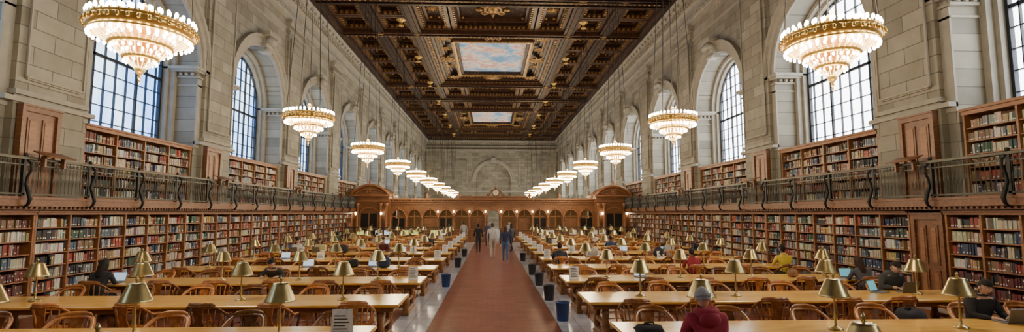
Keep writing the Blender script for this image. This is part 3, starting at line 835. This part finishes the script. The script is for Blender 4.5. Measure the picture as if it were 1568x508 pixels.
def person(name,loc,rot,J,top,bot,hair,style='short',skin=(.55,.34,.24),pitch=0,yaw=0,shoe=(.03,.03,.03),scale=1,bulk=1,cuff=True,hood=False):
    K=['pelvis','waist','chest','neckb','neck','shL','elL','wrL','shR','elR','wrR','knL','anL','toL','knR','anR','toR','haL','haR']
    J=dict(J)
    for q in 'LR':
        d=(Vector(J['wr'+q])-Vector(J['el'+q])).normalized(); J['ha'+q]=tuple(Vector(J['wr'+q])+d*.07)
    J['hiL']=(Vector(J['pelvis'])+Vector((-.09,0.0,-.05))); J['hiR']=(Vector(J['pelvis'])+Vector((.09,0.0,-.05)))
    K+=['hiL','hiR']
    for q in 'LR':
        a=Vector(J['sh'+q]);e=Vector(J['el'+q]);w_=Vector(J['wr'+q]);h=Vector(J['hi'+q]);k=Vector(J['kn'+q]);an=Vector(J['an'+q])
        J['ua'+q]=(a+e)/2; J['fa'+q]=e.lerp(w_,.4); J['th'+q]=h.lerp(k,.45); J['ca'+q]=k.lerp(an,.35)
        K+=['ua'+q,'fa'+q,'th'+q,'ca'+q]
    rad={'pelvis':(.155*bulk,.11*bulk),'waist':(.135*bulk,.1*bulk),'chest':(.165*bulk,.115*bulk),'neckb':(.085,.08),'neck':(.055,.058)}
    for q in 'LR':
        rad.update({'sh'+q:.070*bulk,'ua'+q:.056*bulk,'el'+q:.045*bulk,'fa'+q:.043*bulk,'wr'+q:(.028,.026),'ha'+q:(.036,.017),'hi'+q:.095,'th'+q:.085,'kn'+q:.058,'ca'+q:.057,'an'+q:.038,'to'+q:(.04,.028)})
    idx={k:i for i,k in enumerate(K)}
    E=[('pelvis','waist',1),('waist','chest',1),('chest','neckb',1),('neckb','neck',0)]
    for q in 'LR':
        E+=[('chest','sh'+q,1),('sh'+q,'ua'+q,1),('ua'+q,'el'+q,1),('el'+q,'fa'+q,1),('fa'+q,'wr'+q,1),('wr'+q,'ha'+q,0),('pelvis','hi'+q,2),('hi'+q,'th'+q,2),('th'+q,'kn'+q,2),('kn'+q,'ca'+q,2),('ca'+q,'an'+q,2),('an'+q,'to'+q,4)]
    V,F=skin_eval([J[k] for k in K],[(idx[a],idx[c]) for a,c,_ in E],[rad[k] for k in K],[0],2)
    segs=[(Vector(J[a]),Vector(J[c]),m) for a,c,m in E]
    b=MB(); b.v+=V; b.f+=F; b.s+=[True]*len(F)
    for f in F:
        p=sum((Vector(V[i]) for i in f),Vector())/len(f); best=9;bm=1
        for a,c,m in segs:
            d=c-a; t=max(0,min(1,(p-a).dot(d)/d.length_squared)); dd=(p-a-d*t).length
            if dd<best: best=dd;bm=m
        b.m.append(bm)
    vs=[];es=[];rs=[];roots=[]
    for q in 'LR':
        w_=Vector(J['wr'+q]); e=Vector(J['el'+q]); d=(w_-e).normalized()
        sidev=d.cross(Vector((0,0,1)))
        if sidev.length<.3: sidev=Vector((0,1,0)).cross(d)*-1
        sidev.normalize(); nrm=sidev.cross(d).normalized()
        inn=sidev*(-1 if (q=='R') else 1)
        base=w_+d*.055
        for fi,(off,ln) in enumerate(((-.027,.062),(-.009,.074),(.009,.078),(.026,.07))):
            o=len(vs); p0=base+inn*off
            pts=[p0,p0+d*(.03+ln*.2),p0+d*(.03+ln*.6)-nrm*.012,p0+d*(.02+ln*.85)-nrm*.035]
            vs+=pts; es+=[(o,o+1),(o+1,o+2),(o+2,o+3)]; rs+=[.010,.0095,.009,.0075]; roots.append(o)
        o=len(vs); p0=w_+d*.025+inn*.02
        vs+=[p0,p0+inn*.028+d*.02,p0+inn*.038+d*.055-nrm*.008]; es+=[(o,o+1),(o+1,o+2)]; rs+=[.013,.011,.009]; roots.append(o)
    V,F=skin_eval(vs,es,rs,roots,1)
    b.add(V,F,0,True)
    head(b,Vector(J['head']),pitch,yaw,style)
    if hood:
        nb=Vector(J['neckb']); b.lathe([(.12,-.06),(.15,-.01),(.145,.05),(.115,.09),(.085,.06)],14,tuple(nb+Vector((0,-.035,-.01))),1,sx=1,sy=.85)
        b.ell(tuple(nb+Vector((0,-.125,-.05))),(.13,.06,.10),10,6,1)
    b.tube([tuple(Vector(J['neckb'])+Vector((.07*math.cos(2*pi*i/12),.066*math.sin(2*pi*i/12),.035))) for i in range(12)],.018,5,1,True)
    mats=[cm(skin,'skin'),cm(top),cm(bot),cm(hair,'hair'),cm(shoe,'shoe'),M_eye,M_iris,M_lip]
    o=b.obj(name,mats,loc,rot); o.scale=(scale,)*3
    return o
def sit(lean=.25,army=.42,armz=.80,spread=.13,hl=.0):
    u=Vector((0,math.sin(lean),math.cos(lean))); P=Vector((0,0,.575))
    J={'pelvis':P,'waist':P+u*.17,'chest':P+u*.36,'neckb':P+u*.51}
    hn=Vector((0,math.sin(lean*.7+hl),math.cos(lean*.7+hl)))
    J['neck']=J['neckb']+hn*.06; J['head']=J['neckb']+hn*.165+Vector((0,.025,0))
    for q,e in(('L',-1),('R',1)):
        sh=P+u*.45+Vector((e*.185,0,0)); J['sh'+q]=sh
        wr=Vector((e*spread,army,armz)); mid=(sh+wr)/2; 
        J['el'+q]=mid+Vector((e*.08,-.06,-.10)); 
        if J['el'+q].z<.80: J['el'+q].z=.80
        J['wr'+q]=wr
        J['kn'+q]=Vector((e*.11,.43,.51)); J['an'+q]=Vector((e*.11,.40,.09)); J['to'+q]=Vector((e*.12,.54,.035))
    return J
def stand(stride=.0,arms=.0,armbend=0):
    P=Vector((0,0,.95)); J={'pelvis':P,'waist':P+Vector((0,.01,.17)),'chest':P+Vector((0,.01,.37)),'neckb':P+Vector((0,0,.52)),'neck':P+Vector((0,.01,.58)),'head':P+Vector((0,.035,.685))}
    for q,e in(('L',-1),('R',1)):
        t=stride*e
        J['sh'+q]=P+Vector((e*.185,0,.45)); J['el'+q]=P+Vector((e*.245,-t*.5-.02,.17)); J['wr'+q]=P+Vector((e*.235,-t*.9+.07+armbend,-.07+armbend*.8))
        J['kn'+q]=Vector((e*.095,t*.6+.04,.50)); J['an'+q]=Vector((e*.095,t*1.0-(.04 if t<0 else 0),.09+(.05 if t<0 else 0))); J['to'+q]=Vector((e*.105,t*1.0+.13,.035))
    return J
def pseat(name,i,J,**k):
    x,ri,side=PSEAT[i]; s=1 if x>0 else -1
    y=ROWS[ri]-(.12 if s<0 else 0)+side*.86
    return person(name,(x,y,.006),0 if side<0 else pi,J,**k)
pseat('seated_reader',0,sit(.3,.4),top=(.30,.02,.04),bot=(.03,.03,.05),hair=(.30,.30,.31),style='beanie',bulk=1.28,hood=True,pitch=-.25,scale=1.06)
pseat('seated_reader',1,sit(.5,.40,.8),top=(.055,.06,.065),bot=(.03,.03,.04),hair=(.02,.015,.012),pitch=-.5,bulk=1.25,hood=True,scale=1.05)
pseat('seated_reader',2,sit(.3),top=(.02,.02,.022),bot=(.02,.02,.02),hair=(.015,.012,.01),pitch=-.4,bulk=1.15)
pseat('seated_reader',3,sit(.35),top=(.10,.10,.11),bot=(.03,.03,.04),hair=(.05,.025,.015),style='long',pitch=-.4)
pseat('seated_reader',4,sit(.2),top=(.8,.6,.06),bot=(.03,.03,.04),hair=(.02,.015,.01),pitch=-.15,scale=1.06)
pseat('seated_reader',5,sit(.3),top=(.34,.03,.04),bot=(.03,.03,.06),hair=(.03,.02,.015),pitch=-.3,bulk=1.1)
pseat('seated_reader',6,sit(.3),top=(.03,.03,.035),bot=(.03,.03,.04),hair=(.02,.015,.012),style='long',pitch=-.4)
pseat('seated_reader',7,sit(.7,.5,.8,.2),top=(.04,.04,.045),bot=(.02,.02,.03),hair=(.012,.01,.01),pitch=-.5,style='bun')
pseat('seated_reader',8,sit(.3),top=(.7,.7,.68),bot=(.03,.03,.04),hair=(.02,.02,.02),pitch=-.3)
pseat('seated_reader',9,sit(.3),top=(.62,.58,.32),bot=(.03,.03,.04),hair=(.05,.03,.02),style='long',pitch=-.3)
pseat('seated_reader',10,sit(.3),top=(.03,.035,.045),bot=(.03,.03,.04),hair=(.02,.015,.01),pitch=-.3,bulk=1.1)
pseat('seated_reader',11,sit(.3),top=(.5,.5,.5),bot=(.03,.03,.04),hair=(.1,.05,.03),pitch=-.3)
tops=[(.04,.04,.05),(.12,.03,.03),(.05,.07,.14),(.3,.28,.25),(.03,.03,.03),(.4,.38,.36),(.05,.09,.06),(.02,.02,.03)]
for i in range(12,20):
    pseat('seated_reader',i,sit(U(.2,.4)),top=tops[i-12],bot=(.03,.03,.04),hair=(.02+.04*R(),.015+.02*R(),.012),style=random.choice(['short','long','short']),pitch=-.3)
person('walking_man',(0.0,26.6,.006),.05,stand(.26),top=(.55,.53,.50),bot=(.40,.33,.25),hair=(.06,.04,.03),shoe=(.5,.48,.45),scale=1.06,bulk=1.08)
person('walking_woman',(.62,24.6,.006),-.05,stand(-.2),top=(.03,.04,.08),bot=(.06,.11,.22),hair=(.07,.04,.025),style='long',shoe=(.5,.5,.5),scale=1.0)
person('walking_man',(-.82,30.5,.006),.1,stand(.15,0,.1),top=(.02,.02,.025),bot=(.025,.025,.03),hair=(.02,.015,.01))
person('walking_woman',(1.2,31.5,.006),.9,stand(.1),top=(.06,.06,.07),bot=(.03,.03,.04),hair=(.03,.02,.015),style='long',scale=.98)
person('standing_visitor',(-.3,36.5,.006),2.9,stand(.05,0,.15),top=(.06,.06,.09),bot=(.03,.03,.05),hair=(.03,.02,.015))
person('standing_visitor',(1.3,38.5,.006),3.3,stand(.05),top=(.4,.35,.3),bot=(.04,.05,.09),hair=(.02,.02,.015))
person('standing_visitor',(-2.1,38.0,.006),.4,stand(.12),top=(.35,.33,.3),bot=(.03,.03,.05),hair=(.06,.04,.03))

# ------------------------------------------------------------ small props
def laptop(x,y,rot,mat):
    b=MB(); b.bbox(-.16,.16,-.11,.11,0,.018,.004,0)
    for j in range(4): b.box(-.13,.13,.0+j*.022,.016+j*.022,.018,.020,1)
    M=Matrix.Translation((0,.11,.016))@Matrix.Rotation(-.3,4,'X')
    b.box(-.16,.16,-.006,.006,0,.215,0,M); b.box(-.148,.148,-.0075,-.006,.012,.205,2,M)
    b.obj('laptop',[M_lap,M_black,mat],(x,y,.772),rot)
TZ=.771
def seat_y(i): 
    x,ri,side=PSEAT[i]; return ROWS[ri]-(.12 if x<0 else 0)
for i in(1,2,3,6,8,9,12,14,16,17):
    x,ri,side=PSEAT[i]; laptop(x,seat_y(i)+side*.30,0 if side<0 else pi,M_screen if i%2 else M_screenb)
laptop(7.75,ROWS[2]+.28,.5,M_screen)
for (x,ri,r) in((-3.6,4,-.1),(-5.5,4,.1),(3.7,3,.2),(5.5,6,0),(-7.3,5,0),(-3.7,6,.1),(3.7,7,.1),(-5.5,8,.1)):
    laptop(x,ROWS[ri]-(.12 if x<0 else 0)+.1,r,M_screenb)
def sign(x,y,z,w=.22,h=.3):
    b=MB()
    v=[(-w/2,-.06,0),(w/2,-.06,0),(w/2,0,h),(-w/2,0,h),(-w/2,.06,0),(w/2,.06,0)]
    b.add(v,[(0,1,2,3),(3,2,5,4)],0); b.box(-w/2,w/2,-.07,.07,0,.006,0)
    for j in range(6):
        z0=.05+j*.04
        if z0>h-.03: break
        yy=-.06+.06*(z0/h)
        b.box(-w*.38,w*(.38-.1*(j%3)),yy-.004,yy+.001,z0,z0+.012,1)
    b.obj('table_sign',[M_paper,M_bronze],(x,y,z))
sign(-2.0,ROWS[1]-.12,TZ,.26,.34)
for ri in range(3,12):
    for s in(-1,1):
        if (ri+s)%2==0 or ri>5: sign(s*1.95,ROWS[ri]-.12*(s<0)+U(-.2,.2),TZ)
for ri in range(5,11):
    for s in(-1,1): sign(s*(3.25 if (ri+s)%2 else 6.0),ROWS[ri]+U(-.1,.1)-.06,TZ,.26,.24)
def bag(name,x,y,z,c,r=(.2,.14,.16)):
    b=MB(); n,m=16,10; vs=[]
    for j in range(m+1):
        ph=-pi/2+pi*j/m
        for i in range(n):
            a=2*pi*i/n; f=1+.08*math.sin(3*a+j)+.05*math.sin(5*a-2*j)
            cx=math.copysign(abs(math.cos(a))**.75,math.cos(a)); sy=math.copysign(abs(math.sin(a))**.75,math.sin(a))
            vs.append((r[0]*f*max(0,math.cos(ph))**.6*cx,r[1]*f*(max(0,math.cos(ph))**.6)*sy,r[2]*(math.sin(ph)+1)*(1 if ph<0 else 1-.06*math.sin(2*a))))
    b.add(vs,[(j*n+i,j*n+(i+1)%n,(j+1)*n+(i+1)%n,(j+1)*n+i) for j in range(m) for i in range(n)],0,True)
    b.tube([(-.08,0,r[2]*1.85),(-.06,.01,r[2]*2.3),(.06,.01,r[2]*2.3),(.08,0,r[2]*1.85)],.012,5,0)
    b.box(-r[0]*.6,r[0]*.6,-r[1]*1.12,-r[1]*.8,r[2]*.4,r[2]*1.1,0)
    b.obj(name,[cm(c)],(x,y,z),U(-.4,.4))
bag('backpack',2.0,ROWS[1]-.25,TZ,(.03,.03,.035),(.19,.14,.07))
bag('backpack',-3.2,ROWS[4]-.3,TZ,(.03,.05,.09)); bag('backpack',-4.15,ROWS[4]-.1,TZ,(.02,.02,.02),(.18,.13,.12))
bag('coat_bundle',6.55,ROWS[1]+.95,.47,(.02,.02,.025),(.22,.18,.19)); bag('handbag',7.5,ROWS[3],TZ,(.30,.16,.08),(.14,.09,.09))
bag('backpack',-6.0,ROWS[6]-.3,TZ,(.03,.03,.03)); bag('backpack',6.0,ROWS[5],TZ,(.02,.02,.03))
def bin_(x,y,mat):
    b=MB(); b.lathe([(.12,0),(.125,.01),(.155,.38),(.165,.385),(.165,.40),(.148,.40),(.12,.03)],18,(0,0,0),0); b.lathe([(.13,.33),(.12,.33),(.01,.34)],12,(0,0,0),1)
    b.obj('waste_bin',[mat,M_binblk],(x,y,.001))
for (x,y,m) in((1.52,11.4,M_binblue),(-1.52,16.7,M_binblue),(1.52,14.05,M_binblk),(1.52,16.9,M_binblk),(-1.52,22.6,M_binblk),(1.52,19.8,M_binblk),(-1.52,28.2,M_binblk),(1.52,25.4,M_binblk)):
    bin_(x,y,m)
def monitor(x,y,mat):
    b=MB(); b.bbox(-.25,.25,-.02,.02,.12,.46,.006,0); b.box(-.235,.235,-.024,-.02,.14,.44,1); b.box(-.03,.03,0,.04,0,.2,0); b.bbox(-.11,.11,-.06,.1,0,.015,.004,0)
    b.obj('computer_monitor',[M_black,mat],(x,y,TZ))
for x in(-8.95,-7.7,-7.1,-5.9,-5.25,-3.95,-3.4): monitor(x,ROWS[11]-.2,M_green if R()<.7 else M_screenb)
for x in(3.5,4.05,5.6,7.05,7.65): monitor(x,ROWS[11]-.15,M_green if R()<.4 else M_paper)

# ------------------------------------------------------------ light, world, camera
w_=bpy.data.worlds.new('world'); sc.world=w_; w_.use_nodes=True
bg=w_.node_tree.nodes['Background']; bg.inputs[0].default_value=(.6,.75,1,1); bg.inputs[1].default_value=.6
cam=bpy.data.cameras.new('camera'); co=bpy.data.objects.new('camera',cam); COL.objects.link(co)
cam.sensor_width=36; cam.lens=949/1920*36; cam.clip_end=300; cam.clip_start=.05
co.location=(-.07,0,2.35); co.rotation_euler=(math.radians(90+5.36),0,math.radians(-2.35))
sc.camera=co
